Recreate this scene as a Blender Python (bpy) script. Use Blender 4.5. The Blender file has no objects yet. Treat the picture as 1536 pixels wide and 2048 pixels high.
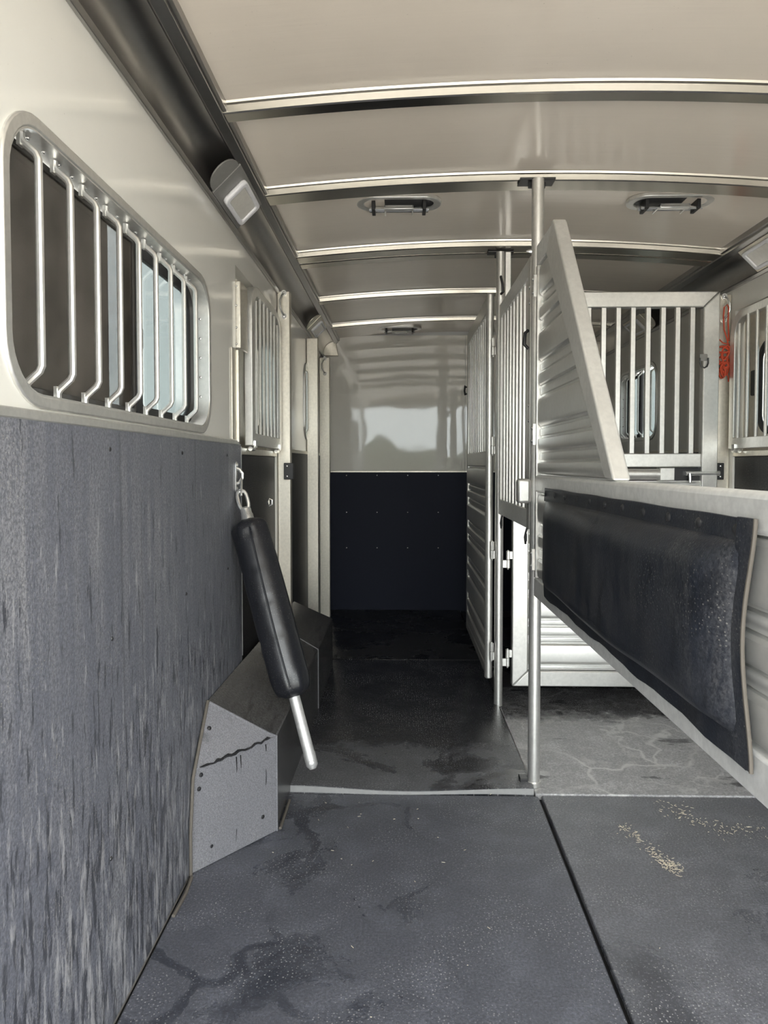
import bpy, bmesh, math, random
from mathutils import Vector, Matrix
random.seed(7)
S = bpy.context.scene
COL = S.collection
R = math.radians
PI = math.pi

# ------------------------------------------------------------------ camera
cam_d = bpy.data.cameras.new('camera')
cam = bpy.data.objects.new('camera', cam_d); COL.objects.link(cam)
cam_d.sensor_fit = 'VERTICAL'; cam_d.sensor_height = 36.0
cam_d.lens = 36.0 * 1400 / 2048
cam_d.shift_y = -48 / 2048
cam.location = (0, 0, 1.16)
cam.rotation_euler = (R(90) - math.atan(48 / 1400), 0, math.atan(32 / 1400.8))
cam_d.clip_start = 0.02
S.camera = cam

# ------------------------------------------------------------------ sky and exposure
W = bpy.data.worlds.new('overcast_sky'); S.world = W; W.use_nodes = True
wn = W.node_tree.nodes; wl = W.node_tree.links
bg = wn['Background']
tc = wn.new('ShaderNodeTexCoord')
sep = wn.new('ShaderNodeSeparateXYZ'); wl.new(tc.outputs['Generated'], sep.inputs[0])
rampw = wn.new('ShaderNodeValToRGB')
rampw.color_ramp.elements[0].position = 0.0; rampw.color_ramp.elements[0].color = (0.77, 0.87, 0.87, 1)
rampw.color_ramp.elements[1].position = 1.0; rampw.color_ramp.elements[1].color = (1.0, 1.0, 1.0, 1)
nzw = wn.new('ShaderNodeTexNoise'); nzw.inputs['Scale'].default_value = 2.2; nzw.inputs['Detail'].default_value = 4
wl.new(tc.outputs['Generated'], nzw.inputs['Vector'])
addw = wn.new('ShaderNodeMath'); addw.operation = 'MULTIPLY_ADD'
wl.new(nzw.outputs['Fac'], addw.inputs[0]); addw.inputs[1].default_value = 0.5; wl.new(sep.outputs['Z'], addw.inputs[2])
wl.new(addw.outputs[0], rampw.inputs['Fac'])
wl.new(rampw.outputs['Color'], bg.inputs['Color'])
bg.inputs['Strength'].default_value = 2.6
vs = S.view_settings
vs.view_transform = 'Standard'; vs.look = 'None'; vs.gamma = 1.0; vs.use_curve_mapping = False
vs.exposure = 1.95

# ------------------------------------------------------------------ materials
class N:
    def __init__(s, name):
        s.m = bpy.data.materials.new(name); s.m.use_nodes = True
        s.t = s.m.node_tree; s.n = s.t.nodes; s.l = s.t.links
        s.b = s.n['Principled BSDF']; s.out = s.n['Material Output']
        s.tc = s.n.new('ShaderNodeTexCoord')
    def mapped(s, scale, loc=(0, 0, 0)):
        mp = s.n.new('ShaderNodeMapping'); s.l.new(s.tc.outputs['Object'], mp.inputs[0])
        mp.inputs['Scale'].default_value = scale; mp.inputs['Location'].default_value = loc
        return mp.outputs[0]
    def noise(s, scale, detail=4, vec=None, rough=.55, dist=0):
        t = s.n.new('ShaderNodeTexNoise'); t.inputs['Scale'].default_value = scale
        t.inputs['Detail'].default_value = detail; t.inputs['Roughness'].default_value = rough
        t.inputs['Distortion'].default_value = dist
        s.l.new(vec if vec else s.tc.outputs['Object'], t.inputs['Vector'])
        return t.outputs['Fac']
    def voro(s, scale, feature='F1', vec=None):
        t = s.n.new('ShaderNodeTexVoronoi'); t.feature = feature; t.inputs['Scale'].default_value = scale
        s.l.new(vec if vec else s.tc.outputs['Object'], t.inputs['Vector'])
        return t.outputs['Distance']
    def flat(s, ax, scale=1.0, warp=0.0, loc=(0, 0, 0)):
        sp = s.n.new('ShaderNodeSeparateXYZ'); s.l.new(s.mapped((1, 1, 1), loc), sp.inputs[0])
        cm = s.n.new('ShaderNodeCombineXYZ')
        s.l.new(sp.outputs['XYZ'.index(ax[0])], cm.inputs[0]); s.l.new(sp.outputs['XYZ'.index(ax[1])], cm.inputs[1])
        v = cm.outputs[0]
        if warp:
            w = s.n.new('ShaderNodeTexNoise'); w.inputs['Scale'].default_value = 3.5; w.inputs['Detail'].default_value = 6
            s.l.new(v, w.inputs['Vector'])
            va = s.n.new('ShaderNodeVectorMath'); va.operation = 'MULTIPLY_ADD'; va.inputs[1].default_value = (warp, warp, 0)
            s.l.new(w.outputs['Color'], va.inputs[0]); s.l.new(v, va.inputs[2]); v = va.outputs[0]
        return v
    def dots(s, vec, scale, r0, r1):
        t = s.n.new('ShaderNodeTexVoronoi'); t.voronoi_dimensions = '2D'; t.inputs['Scale'].default_value = scale
        s.l.new(vec, t.inputs['Vector'])
        # dot size varies from cell to cell
        sz = s.n.new('ShaderNodeSeparateColor'); s.l.new(t.outputs['Color'], sz.inputs[0])
        d = s.mul(t.outputs['Distance'], s.mul(s.mul(sz.outputs[0], 1.6), .25, 'ADD'), 'DIVIDE')
        return s.rng(d, r0, r1, 1, 0)
    def edges(s, vec, scale, w0, w1):
        t = s.n.new('ShaderNodeTexVoronoi'); t.voronoi_dimensions = '2D'; t.feature = 'DISTANCE_TO_EDGE'; t.inputs['Scale'].default_value = scale
        s.l.new(vec, t.inputs['Vector'])
        return s.rng(t.outputs['Distance'], w0, w1, 1, 0)
    def rng(s, v, a, b, c=0.0, d=1.0):
        t = s.n.new('ShaderNodeMapRange'); t.clamp = True
        s.l.new(v, t.inputs['Value'])
        for k, x in zip(('From Min', 'From Max', 'To Min', 'To Max'), (a, b, c, d)): t.inputs[k].default_value = x
        return t.outputs['Result']
    def mul(s, a, b, op='MULTIPLY'):
        t = s.n.new('ShaderNodeMath'); t.operation = op
        for i, v in enumerate((a, b)):
            if isinstance(v, (int, float)): t.inputs[i].default_value = v
            else: s.l.new(v, t.inputs[i])
        return t.outputs[0]
    def mix(s, f, a, b):
        t = s.n.new('ShaderNodeMix'); t.data_type = 'RGBA'
        if isinstance(f, (int, float)): t.inputs[0].default_value = f
        else: s.l.new(f, t.inputs[0])
        for i, v in ((6, a), (7, b)):
            if isinstance(v, tuple): t.inputs[i].default_value = (*v, 1)
            else: s.l.new(v, t.inputs[i])
        return t.outputs[2]
    def set(s, **k):
        for key, v in k.items():
            i = s.b.inputs[{'col': 'Base Color', 'rough': 'Roughness', 'metal': 'Metallic', 'spec': 'Specular IOR Level', 'coat': 'Coat Weight', 'coatr': 'Coat Roughness'}[key]]
            if isinstance(v, tuple): i.default_value = (*v, 1)
            elif isinstance(v, (int, float)): i.default_value = v
            else: s.l.new(v, i)
    def bump(s, h, strength, dist=.002):
        t = s.n.new('ShaderNodeBump'); t.inputs['Strength'].default_value = strength; t.inputs['Distance'].default_value = dist
        s.l.new(h, t.inputs['Height']); s.l.new(t.outputs[0], s.b.inputs['Normal'])

def m_plain(name, col, rough=.5, metal=0.0, spec=.5):
    q = N(name); v = q.noise(60, 3)
    q.set(col=q.mix(q.rng(v, .3, .7), tuple(c * .9 for c in col), col), rough=rough, metal=metal, spec=spec)
    return q.m

def m_metal(name, col, rough, speck=.25, streak=None, bump=.08, met=.8, rv=.05):
    q = N(name)
    v = q.noise(70, 5); big = q.noise(6, 3)
    dark = tuple(c * (1 - speck) for c in col)
    c = q.mix(q.rng(v, .35, .62), dark, col)
    c = q.mix(q.rng(big, .35, .7, 0, .35), c, tuple(x * .8 for x in col))
    if streak:
        st = q.noise(1, 4, q.mapped(streak))
        c = q.mix(q.rng(st, .45, .7, 0, .5), c, dark)
    q.set(col=c, metal=met, rough=q.rng(big, .3, .7, rough + rv, rough - rv))
    q.bump(v, bump, .001)
    return q.m

def m_white(name, col, rough, rib=None):
    q = N(name)
    dirt = q.noise(5, 4); speck = q.noise(160, 2)
    c = q.mix(q.rng(dirt, .35, .75, 0, .25), col, tuple(x * .86 for x in col))
    c = q.mix(q.rng(speck, .74, .80, 0, .5), c, (.2, .16, .12))
    q.set(col=c, rough=rough, spec=.5)
    if rib:
        w = q.noise(1, 3, q.mapped(rib), dist=.6)
        q.bump(w, .18, .004)
    else:
        q.bump(q.noise(3, 2), .12, .01)
    return q.m

def m_rubber(name, col, light, rough, streak=(26, 26, 1.6), amount=.6, grain=180, bump=.35, spec=.4, strokes=0.0, ax='YZ', dust=.5):
    q = N(name)
    st = q.noise(1, 6, q.mapped(streak), rough=.65)
    gr = q.noise(grain, 3)
    big = q.noise(2.2, 3)
    f = q.mul(q.rng(st, .42, .72), q.rng(big, .3, .65))
    c = q.mix(q.mul(f, amount), col, light)
    c = q.mix(q.rng(q.noise(grain * .8, 4, q.mapped((1, 1, .8), (3, 1, 2)), .7), .40, .60, 0, .75), c, tuple(x * .5 for x in col))
    if strokes:
        # short vertical wet strokes and runs, thicker towards the foot of the wall
        sp = q.n.new('ShaderNodeSeparateXYZ'); q.l.new(q.tc.outputs['Object'], sp.inputs[0])
        low = q.rng(sp.outputs[2], 0.0, 1.15, .085, -.050)
        s1 = q.noise(1, 5, q.mapped((52, 52, 9), (3, 5, 1)), rough=.6)
        c = q.mix(q.mul(q.rng(q.mul(s1, low, 'ADD'), .575, .63), strokes), c, tuple(x * .38 for x in col))
        s2 = q.noise(1, 5, q.mapped((60, 60, 11), (8, 2, 4)), rough=.7)
        c = q.mix(q.mul(q.rng(q.mul(s2, low, 'ADD'), .57, .70), .55 * strokes), c, tuple(x * 1.35 for x in light))
        s3 = q.noise(1, 2, q.mapped((30, 30, .5), (1, 7, 2)))
        c = q.mix(q.rng(s3, .66, .70, 0, .5), c, tuple(x * .4 for x in col))
    else:
        wet = q.noise(1, 4, q.mapped((streak[0] * .9, streak[1] * .9, streak[2] * 1.5), (3, 5, 1)))
        c = q.mix(q.rng(wet, .60, .66, 0, .55), c, tuple(x * .3 for x in col))
    if dust:
        dv = q.flat(ax)
        c = q.mix(q.mul(q.mul(q.dots(dv, 110, .06, .11), q.rng(q.noise(7, 3), .42, .62)), dust), c, (.45, .43, .38))
    q.set(col=c, rough=rough, spec=spec)
    q.bump(gr, bump, .0018)
    return q.m

def m_mat(name, dry, wet_shade_c, wet_lo, wet_hi, veins=0.0, loc=(0, 0, 0), branch=0.0, grit=1.0, shade_wet_from=None, left=None):
    q = N(name)
    vec = q.mapped((1, 1, 1), loc)
    a = q.noise(2.6, 7, vec, .62, .5)
    wet = q.rng(a, wet_lo, wet_hi)
    if branch:
        e = q.edges(q.flat('XY', 1, .30, loc), 2.4, .018, .05)
        wet = q.mul(wet, q.mul(q.mul(e, q.rng(q.noise(1.7, 3, vec), .44, .54)), branch), 'MAXIMUM')
    if left is not None:
        sx = q.n.new('ShaderNodeSeparateXYZ'); q.l.new(q.tc.outputs['Object'], sx.inputs[0])
        wet = q.mul(wet, q.rng(q.mul(sx.outputs[0], q.mul(q.noise(3, 3), .3), 'ADD'), left - .12, left + .12, 1, .25))
    if shade_wet_from:
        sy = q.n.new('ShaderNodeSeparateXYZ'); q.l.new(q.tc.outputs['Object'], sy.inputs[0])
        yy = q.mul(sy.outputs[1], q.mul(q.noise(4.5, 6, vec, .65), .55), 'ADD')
        wet = q.mul(wet, q.rng(yy, shade_wet_from, shade_wet_from + .10), 'MAXIMUM')  # far part of the mat: gate shade and damp both put into the colour
    fine = q.noise(150, 5, None, .7)
    c = q.mix(wet, dry, wet_shade_c)  # wet: damp, plus gate shade where shade_wet_from is set
    c = q.mix(q.mul(q.rng(q.noise(9, 6, vec), .48, .75, 0, .45), q.rng(wet, 0, 1, 1, .3)), c, tuple(min(1, x * 2.0) for x in dry))
    c = q.mix(q.rng(fine, .40, .56, .6, 0), c, tuple(x * .45 for x in dry))
    c = q.mix(q.rng(fine, .56, .70, 0, .45), c, tuple(x * 2.2 for x in dry))
    if veins:
        e = q.edges(q.flat('XY', 1, .45, loc), 3.0, .01, .05)
        e2 = q.edges(q.flat('XY', 1, .55, (7, 3, 0)), 4.5, .01, .04)
        vn = q.mul(q.mul(e, q.rng(q.noise(1.9, 4, vec), .46, .56)), q.mul(q.mul(e2, q.rng(q.noise(2.4, 4, q.mapped((1, 1, 1), (5, 5, 0))), .52, .60)), .8), 'MAXIMUM')
        bl = q.rng(q.noise(8, 6, q.mapped((1, 1, 1), (1, 9, 0))), .57, .66, 0, .45)  # pale blobs: the shine of puddles put into the colour
        c = q.mix(q.mul(q.mul(q.mul(vn, bl, 'MAXIMUM'), veins), q.rng(wet, 0, 1, 1, .12)), c, (.64, .64, .63))
        dk = q.rng(q.noise(5, 5, q.mapped((.6, 1.6, 1), (2, 4, 0))), .62, .66, 0, .85)
        c = q.mix(dk, c, wet_shade_c)
    speck = q.mul(q.dots(q.flat('XY'), 95, .07, .12), q.rng(q.noise(5, 3), .40, .58))
    c = q.mix(q.mul(speck, .6 * grit), c, (.55, .55, .54))
    q.set(col=c, rough=q.rng(wet, 0, 1, .34, .14), spec=.5)
    hb = q.mul(q.mul(fine, q.rng(wet, 0, 1, 1, .30)), q.mul(q.noise(22, 3), .6), 'ADD')
    q.bump(hb, .75, .003)
    return q.m

def m_glass(name, tint, haze=.12, drops=True, gloss=.10):
    q = N(name); q.n.remove(q.b)
    tr = q.n.new('ShaderNodeBsdfTransparent'); gl = q.n.new('ShaderNodeBsdfGlossy'); gl.inputs['Roughness'].default_value = .03
    df = q.n.new('ShaderNodeBsdfTranslucent'); df.inputs['Color'].default_value = (.8, .84, .85, 1)
    tcol = tint
    if drops:
        d = q.rng(q.voro(95), .0, .30, 1, 0)
        msk = q.mul(d, q.rng(q.noise(11, 4), .45, .62))
        tcol = q.mix(q.mul(msk, .75), tint, tuple(x * .25 for x in tint))
        q.l.new(tcol, tr.inputs['Color'])
    else:
        tr.inputs['Color'].default_value = (*tint, 1)
    m1 = q.n.new('ShaderNodeMixShader'); m1.inputs[0].default_value = haze
    q.l.new(tr.outputs[0], m1.inputs[1]); q.l.new(df.outputs[0], m1.inputs[2])
    fr = q.n.new('ShaderNodeLayerWeight'); fr.inputs['Blend'].default_value = .5
    fp = q.mul(q.mul(q.mul(fr.outputs['Facing'], 4.0, 'POWER'), .6), gloss * .5, 'ADD')
    m2 = q.n.new('ShaderNodeMixShader'); q.l.new(fp, m2.inputs[0])
    q.l.new(m1.outputs[0], m2.inputs[1]); q.l.new(gl.outputs[0], m2.inputs[2])
    q.l.new(m2.outputs[0], q.out.inputs[0])
    return q.m

def m_screen(name):
    q = N(name); q.n.remove(q.b)
    tr = q.n.new('ShaderNodeBsdfTransparent'); tr.inputs['Color'].default_value = (.8, .8, .8, 1)
    df = q.n.new('ShaderNodeBsdfDiffuse')
    dv = q.noise(7, 4)
    q.l.new(q.mix(q.rng(dv, .35, .7), (.08, .073, .062), (.19, .17, .148)), df.inputs['Color'])
    m1 = q.n.new('ShaderNodeMixShader'); m1.inputs[0].default_value = .58
    q.l.new(tr.outputs[0], m1.inputs[1]); q.l.new(df.outputs[0], m1.inputs[2]); q.l.new(m1.outputs[0], q.out.inputs[0])
    return q.m

WHITE = m_white('white_panel', (.76, .745, .695), .13)
CEIL = m_white('ceiling_paint', (.77, .695, .605), .15, (2, 26, 2))
BACK = m_white('back_panel', (.78, .75, .695), .04)
ALU = m_metal('mill_aluminium', (.80, .79, .76), .36, .10, None, .03)
ALU_BR = m_metal('brushed_aluminium', (.84, .84, .825), .46, .14, (60, 60, 2), .03, met=.45)
ALU_CAST = m_metal('dull_aluminium', (.74, .73, .70), .48, .10, (30, 12, 12), .03, met=.6)
ALU_DK = m_metal('cove_aluminium', (.42, .41, .40), .32, .04, None, .004, 1, .0)
ALU_SL = m_metal('stamped_aluminium', (.80, .795, .77), .34, .06, (40, 40, 3), .01, .72, .0)
RIB = m_metal('rib_aluminium', (.50, .475, .425), .24, .05, None, .002, 1.0, .0)
ALU_WARM = m_metal('yellowed_aluminium', (.78, .735, .645), .42, .14, (20, 20, 3), .03)
CHROME = m_metal('bright_steel', (.78, .78, .77), .2, .1)
TUBE = m_metal('white_galvanised', (.88, .88, .87), .55, .15)
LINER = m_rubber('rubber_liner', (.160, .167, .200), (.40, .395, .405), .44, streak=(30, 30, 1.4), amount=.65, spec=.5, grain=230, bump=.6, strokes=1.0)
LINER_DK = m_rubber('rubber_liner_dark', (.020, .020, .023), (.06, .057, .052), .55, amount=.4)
KICK = m_plain('kick_panel_rubber', (.013, .016, .030), .6, 0, .2)
WELL = m_rubber('wheel_well_rubber', (.235, .235, .256), (.31, .31, .325), .48, streak=(8, 8, 3), amount=.5, ax='XZ', dust=.4, grain=420, bump=.25)
WELLTOP = m_rubber('wheel_well_top_rubber', (.085, .084, .086), (.16, .155, .148), .26, streak=(30, 5, 30), amount=.6, ax='XY', dust=.3)
VINYL = m_rubber('black_vinyl', (.018, .022, .033), (.135, .130, .125), .40, streak=(14, 14, 4), amount=.55, grain=240, bump=.35, spec=.5, ax='XZ', dust=.28)
SLEEVE = m_rubber('sleeve_vinyl', (.016, .017, .022), (.035, .035, .04), .32, streak=(10, 10, 3), amount=.3, grain=300, bump=.05, spec=.55, ax='XZ', dust=.25)
BLACKP = m_plain('black_plastic', (.012, .012, .013), .45)
BLACKM = m_plain('plain_black', (.022, .022, .024), .4, 0, .5)
GASKET = m_plain('black_gasket', (.010, .010, .011), .6)
GREYP = m_plain('grey_plastic', (.22, .215, .205), .4)
BEZEL = m_plain('light_grey_bezel', (.80, .80, .83), .3)
LENS = m_plain('clear_lens', (.68, .66, .61), .2)
ROPE = m_plain('orange_rope', (.55, .075, .030), .8)
STRAW = m_plain('straw_bits', (.66, .60, .48), .8)
FOAM = m_plain('rubber_edge', (.30, .30, .30), .7)
TAN = m_plain('rubber_cut_edge', (.13, .115, .098), .75)
MAT_NL = m_mat('mat_rubber_near_left', (.108, .114, .137), (.034, .038, .051), .53, .62, branch=.9, left=.12)
MAT_NR = m_mat('mat_rubber_near_right', (.150, .154, .175), (.065, .068, .080), .53, .70, loc=(4, 1, 0))
MAT_ML = m_mat('mat_rubber_middle_left', (.130, .132, .144), (.014, .015, .020), .50, .60, loc=(1, 7, 0), shade_wet_from=3.05)
MAT_MR = m_mat('mat_rubber_middle_right', (.39, .39, .40), (.024, .024, .028), .62, .68, .9, loc=(2, 3, 0), shade_wet_from=3.42)
MAT_BK = m_mat('mat_rubber_back', (.014, .014, .017), (.006, .006, .008), .45, .6, loc=(6, 3, 0))
GLASS = m_glass('tinted_glass', (.25, .265, .262), .05)
GLASS_DK = m_glass('dark_tinted_glass', (.16, .15, .14), .02, True, .04)
GLASS_CL = m_glass('clear_wet_glass', (.62, .64, .64), .05)
GLASS_LT = m_glass('wet_glass', (.22, .24, .245), .05)
SCREEN = m_screen('insect_screen')
q = N('gravel'); gv = q.noise(14, 8); q.set(col=q.mix(gv, (.49, .455, .40), (.72, .68, .61)), rough=.9); q.bump(gv, .5, .02); GRAVEL = q.m
q = N('shell_paint'); q.set(col=(.6, .6, .6), rough=.4); SHELL = q.m
q = N('leafy_green'); lv = q.noise(9, 6); q.set(col=q.mix(lv, (.02, .03, .014), (.07, .09, .04)), rough=.85); LEAF = q.m

# ------------------------------------------------------------------ mesh helpers
class MB:
    def __init__(s): s.v = []; s.f = []
    def add(s, vs_, fs):
        o = len(s.v); s.v += [tuple(x) for x in vs_]; s.f += [tuple(i + o for i in f) for f in fs]; return s
    def box(s, x0, x1, y0, y1, z0, z1, T=None):
        P = [(x, y, z) for x in (x0, x1) for y in (y0, y1) for z in (z0, z1)]
        if T: P = [T(*p) for p in P]
        return s.add(P, [(0, 1, 3, 2), (4, 6, 7, 5), (0, 4, 5, 1), (2, 3, 7, 6), (0, 2, 6, 4), (1, 5, 7, 3)])
    def prism(s, poly, d0, d1, T):
        """poly of (u,v) extruded over depth d0..d1; T(u,v,d)->xyz"""
        n = len(poly)
        P = [T(u, v, d0) for u, v in poly] + [T(u, v, d1) for u, v in poly]
        F = [tuple(range(n)), tuple(range(2 * n - 1, n - 1, -1))]
        F += [(i, (i + 1) % n, n + (i + 1) % n, n + i) for i in range(n)]
        return s.add(P, F)
    def ring(s, A, B, d0, d1, T):
        n = len(A)
        P = [T(u, v, d0) for u, v in A] + [T(u, v, d0) for u, v in B] + [T(u, v, d1) for u, v in A] + [T(u, v, d1) for u, v in B]
        F = []
        for i in range(n):
            j = (i + 1) % n
            F += [(i, j, n + j, n + i), (2 * n + i, 3 * n + i, 3 * n + j, 2 * n + j), (i, 2 * n + i, 2 * n + j, j), (n + i, n + j, 3 * n + j, 3 * n + i)]
        return s.add(P, F)
    def tube(s, pts, r, seg=10, closed=False, radii=None):
        pts = [Vector(p) for p in pts]; n = len(pts)
        tans = []
        for i in range(n):
            a = pts[(i - 1) % n] if closed or i else pts[i]; b = pts[(i + 1) % n] if closed or i < n - 1 else pts[i]
            tans.append((b - a).normalized())
        up = Vector((0, 0, 1)) if abs(tans[0].z) < .9 else Vector((1, 0, 0))
        nrm = (up - tans[0] * up.dot(tans[0])).normalized()
        P = []
        for i in range(n):
            nrm = (nrm - tans[i] * nrm.dot(tans[i])).normalized(); bi = tans[i].cross(nrm)
            rr = radii[i] if radii else r
            P += [pts[i] + (nrm * math.cos(2 * PI * k / seg) + bi * math.sin(2 * PI * k / seg)) * rr for k in range(seg)]
        F = []
        for i in range(n if closed else n - 1):
            j = (i + 1) % n
            F += [(i * seg + k, i * seg + (k + 1) % seg, j * seg + (k + 1) % seg, j * seg + k) for k in range(seg)]
        if not closed: F += [tuple(range(seg - 1, -1, -1)), tuple((n - 1) * seg + k for k in range(seg))]
        return s.add(P, F)
    def disc(s, c, axis, r, h, seg=12):
        c = Vector(c); a = Vector(axis).normalized(); return s.tube([c, c + a * h], r, seg)
    def dome(s, c, axis, r, h, seg=8):
        c = Vector(c); a = Vector(axis).normalized()
        return s.tube([c, c + a * h * .6, c + a * h], r, seg, radii=[r, r * .8, r * .3])

def obj(name, mb, mat, parent=None, bevel=0, smooth=35, loc=None, seg=2):
    me = bpy.data.meshes.new(name); me.from_pydata(mb.v, [], mb.f); me.update()
    bm = bmesh.new(); bm.from_mesh(me); bmesh.ops.recalc_face_normals(bm, faces=bm.faces); bm.to_mesh(me); bm.free()
    if mat: me.materials.append(mat)
    if smooth:
        for p in me.polygons: p.use_smooth = True
        me.set_sharp_from_angle(angle=R(smooth))
    o = bpy.data.objects.new(name, me); COL.objects.link(o)
    if parent: o.parent = parent
    if loc: o.location = loc
    if bevel:
        b = o.modifiers.new('bevel', 'BEVEL'); b.width = bevel; b.segments = seg; b.limit_method = 'ANGLE'; b.angle_limit = R(40)
    return o

def tag(o, label=None, cat=None, group=None, kind=None):
    for k, v in (('label', label), ('category', cat), ('group', group), ('kind', kind)):
        if v: o[k] = v
    return o

def empty(name, loc=(0, 0, 0), rz=0, **k):
    o = bpy.data.objects.new(name, None); COL.objects.link(o); o.location = loc; o.rotation_euler = (0, 0, rz)
    o.empty_display_size = .1
    return tag(o, **k)

def rows():
    for o_ in COL.objects:
        if o_.name.split('.')[0] in ('rivet_row', 'screw_row', 'corner_seam'): o_['kind'] = 'stuff'

def dup(root, label=None, loc=None, rz=None):
    c = root.copy(); COL.objects.link(c)
    if label: c['label'] = label
    if loc: c.location = loc
    if rz is not None: c.rotation_euler = (0, 0, rz)
    for ch in [o for o in COL.objects if o.parent == root]:
        d = ch.copy(); COL.objects.link(d); d.parent = c
        for g in [o for o in COL.objects if o.parent == ch]:
            e = g.copy(); COL.objects.link(e); e.parent = d
    return c

def rrect(u0, u1, v0, v1, r, n=8):
    P = []
    rs = r if isinstance(r, (list, tuple)) else [r] * 4
    for (cu, cv, a, q_) in ((u1, v1, 0, rs[0]), (u0, v1, 90, rs[1]), (u0, v0, 180, rs[2]), (u1, v0, 270, rs[3])):
        sx = -1 if cu == u1 else 1; sy = -1 if cv == v1 else 1
        for k in range(n + 1):
            t = R(a + 90 * k / n); P.append((cu + sx * q_ + q_ * math.cos(t), cv + sy * q_ + q_ * math.sin(t)))
    return P

def plate(outer, holes, d0, d1, T):
    bm = bmesh.new(); loops = []
    for L in [outer] + holes:
        vs_ = [bm.verts.new((u, v, 0)) for u, v in L]
        loops.append(vs_)
        for i in range(len(vs_)): bm.edges.new((vs_[i], vs_[(i + 1) % len(vs_)]))
    bmesh.ops.triangle_fill(bm, edges=bm.edges[:], use_beauty=True, use_dissolve=False)
    bm.verts.index_update()
    P = [(v.co.x, v.co.y) for v in bm.verts]; F = [[v.index for v in f.verts] for f in bm.faces]; n = len(P)
    LI = [[v.index for v in L] for L in loops]; bm.free()
    mb = MB()
    fs = [tuple(f) for f in F] + [tuple(i + n for i in reversed(f)) for f in F]
    for L in LI: fs += [(L[i], L[(i + 1) % len(L)], L[(i + 1) % len(L)] + n, L[i] + n) for i in range(len(L))]
    mb.add([T(u, v, d0) for u, v in P] + [T(u, v, d1) for u, v in P], fs)
    return mb

# ------------------------------------------------------------------ main dimensions (metres; x right, y towards the front of the trailer)
XL, XR = -.600, 1.590
Y0, YB = -.35, 5.50  # unseen rear end drawn back past the camera to dim the near light
XC = (XL + XR) / 2
def TL(u, v, d): return (XL + d, u, v)       # left wall: u=y, v=z, d = into the room
def TR(u, v, d): return (XR - d, u, v)
EAVE = 2.112
def zceil(x): return 2.140 + .05 * max(-.3, 1 - ((x - XC) / 1.0) ** 2)

# ================================================================== SETTING
g = MB(); g.add([(-60, -60, -.45), (60, -60, -.45), (60, 60, -.45), (-60, 60, -.45)], [(0, 1, 2, 3)])
tag(obj('ground', g, GRAVEL), kind='structure')
hg_ = MB(); P = []; F = []; nn_ = 90
for i in range(nn_ + 1):
    x = -45 + i; tz = 2.2 + .45 * math.sin(i * .9) + .35 * math.sin(i * 2.3 + 1) + random.uniform(-.2, .2)
    dy = random.uniform(-.5, .5)
    P += [(x, -30 + dy, -.45), (x, -29.3 + dy, tz * .6), (x, -30 + dy, tz), (x, -31 + dy, tz * .6), (x, -31 + dy, -.45)]
for i in range(nn_): F += [(5 * i + k, 5 * i + k + 1, 5 * i + k + 6, 5 * i + k + 5) for k in range(4)]
tag(obj('hedge', hg_.add(P, F), LEAF), kind='structure')
fl = tag(obj('floor', MB().box(XL - .065, XR + .065, Y0, YB + .06, -.12, -.02), GASKET), kind='structure')

# ceiling skin
cb = MB(); nx = 28; xs = [XL - .065 + (XR - XL + .13) * i / nx for i in range(nx + 1)]
P = []
for y in (Y0, YB + .06):
    for x in xs: P += [(x, y, zceil(x)), (x, y, zceil(x) + .02)]
F = []; h = 2 * (nx + 1)
for i in range(nx):
    a, b = 2 * i, 2 * i + 2
    F += [(a, b, h + b, h + a), (a + 1, h + a + 1, h + b + 1, b + 1), (a, a + 1, b + 1, b), (h + a, h + b, h + b + 1, h + a + 1)]
F += [(0, h, h + 1, 1), (h - 2, h - 1, 2 * h - 1, 2 * h - 2)]
cb.add(P, F)
ceiling = tag(obj('ceiling', cb, CEIL), kind='structure')

def rib(y0, y1, hgt=.028):
    mb = MB(); n = 20; P = []
    for i in range(n + 1):
        x = XL + .085 + (XR - XL - .17) * i / n; z = zceil(x)
        # hat profile: thin front flange, rounded shoulder, flat sole
        pr = [(y0 - .012, 0), (y0 - .010, -.006), (y0, -.007), (y0 + .003, -hgt + .003), (y0 + .007, -hgt), (y1 - .004, -hgt), (y1, -hgt + .004), (y1, 0)]
        P += [(x, yy, z + dz) for yy, dz in pr]
    m = 8
    F = [(i * m + k, i * m + (k + 1) % m, (i + 1) * m + (k + 1) % m, (i + 1) * m + k) for i in range(n) for k in range(m)]
    F += [tuple(range(m)), tuple(n * m + k for k in range(m))]
    mb.add(P, F); return obj('rib', mb, RIB, ceiling)
for a, b in ((1.93, 1.985), (2.52, 2.615), (3.27, 3.365), (3.38, 3.46), (4.155, 4.235), (4.93, 5.01)): rib(a, b)

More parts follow.
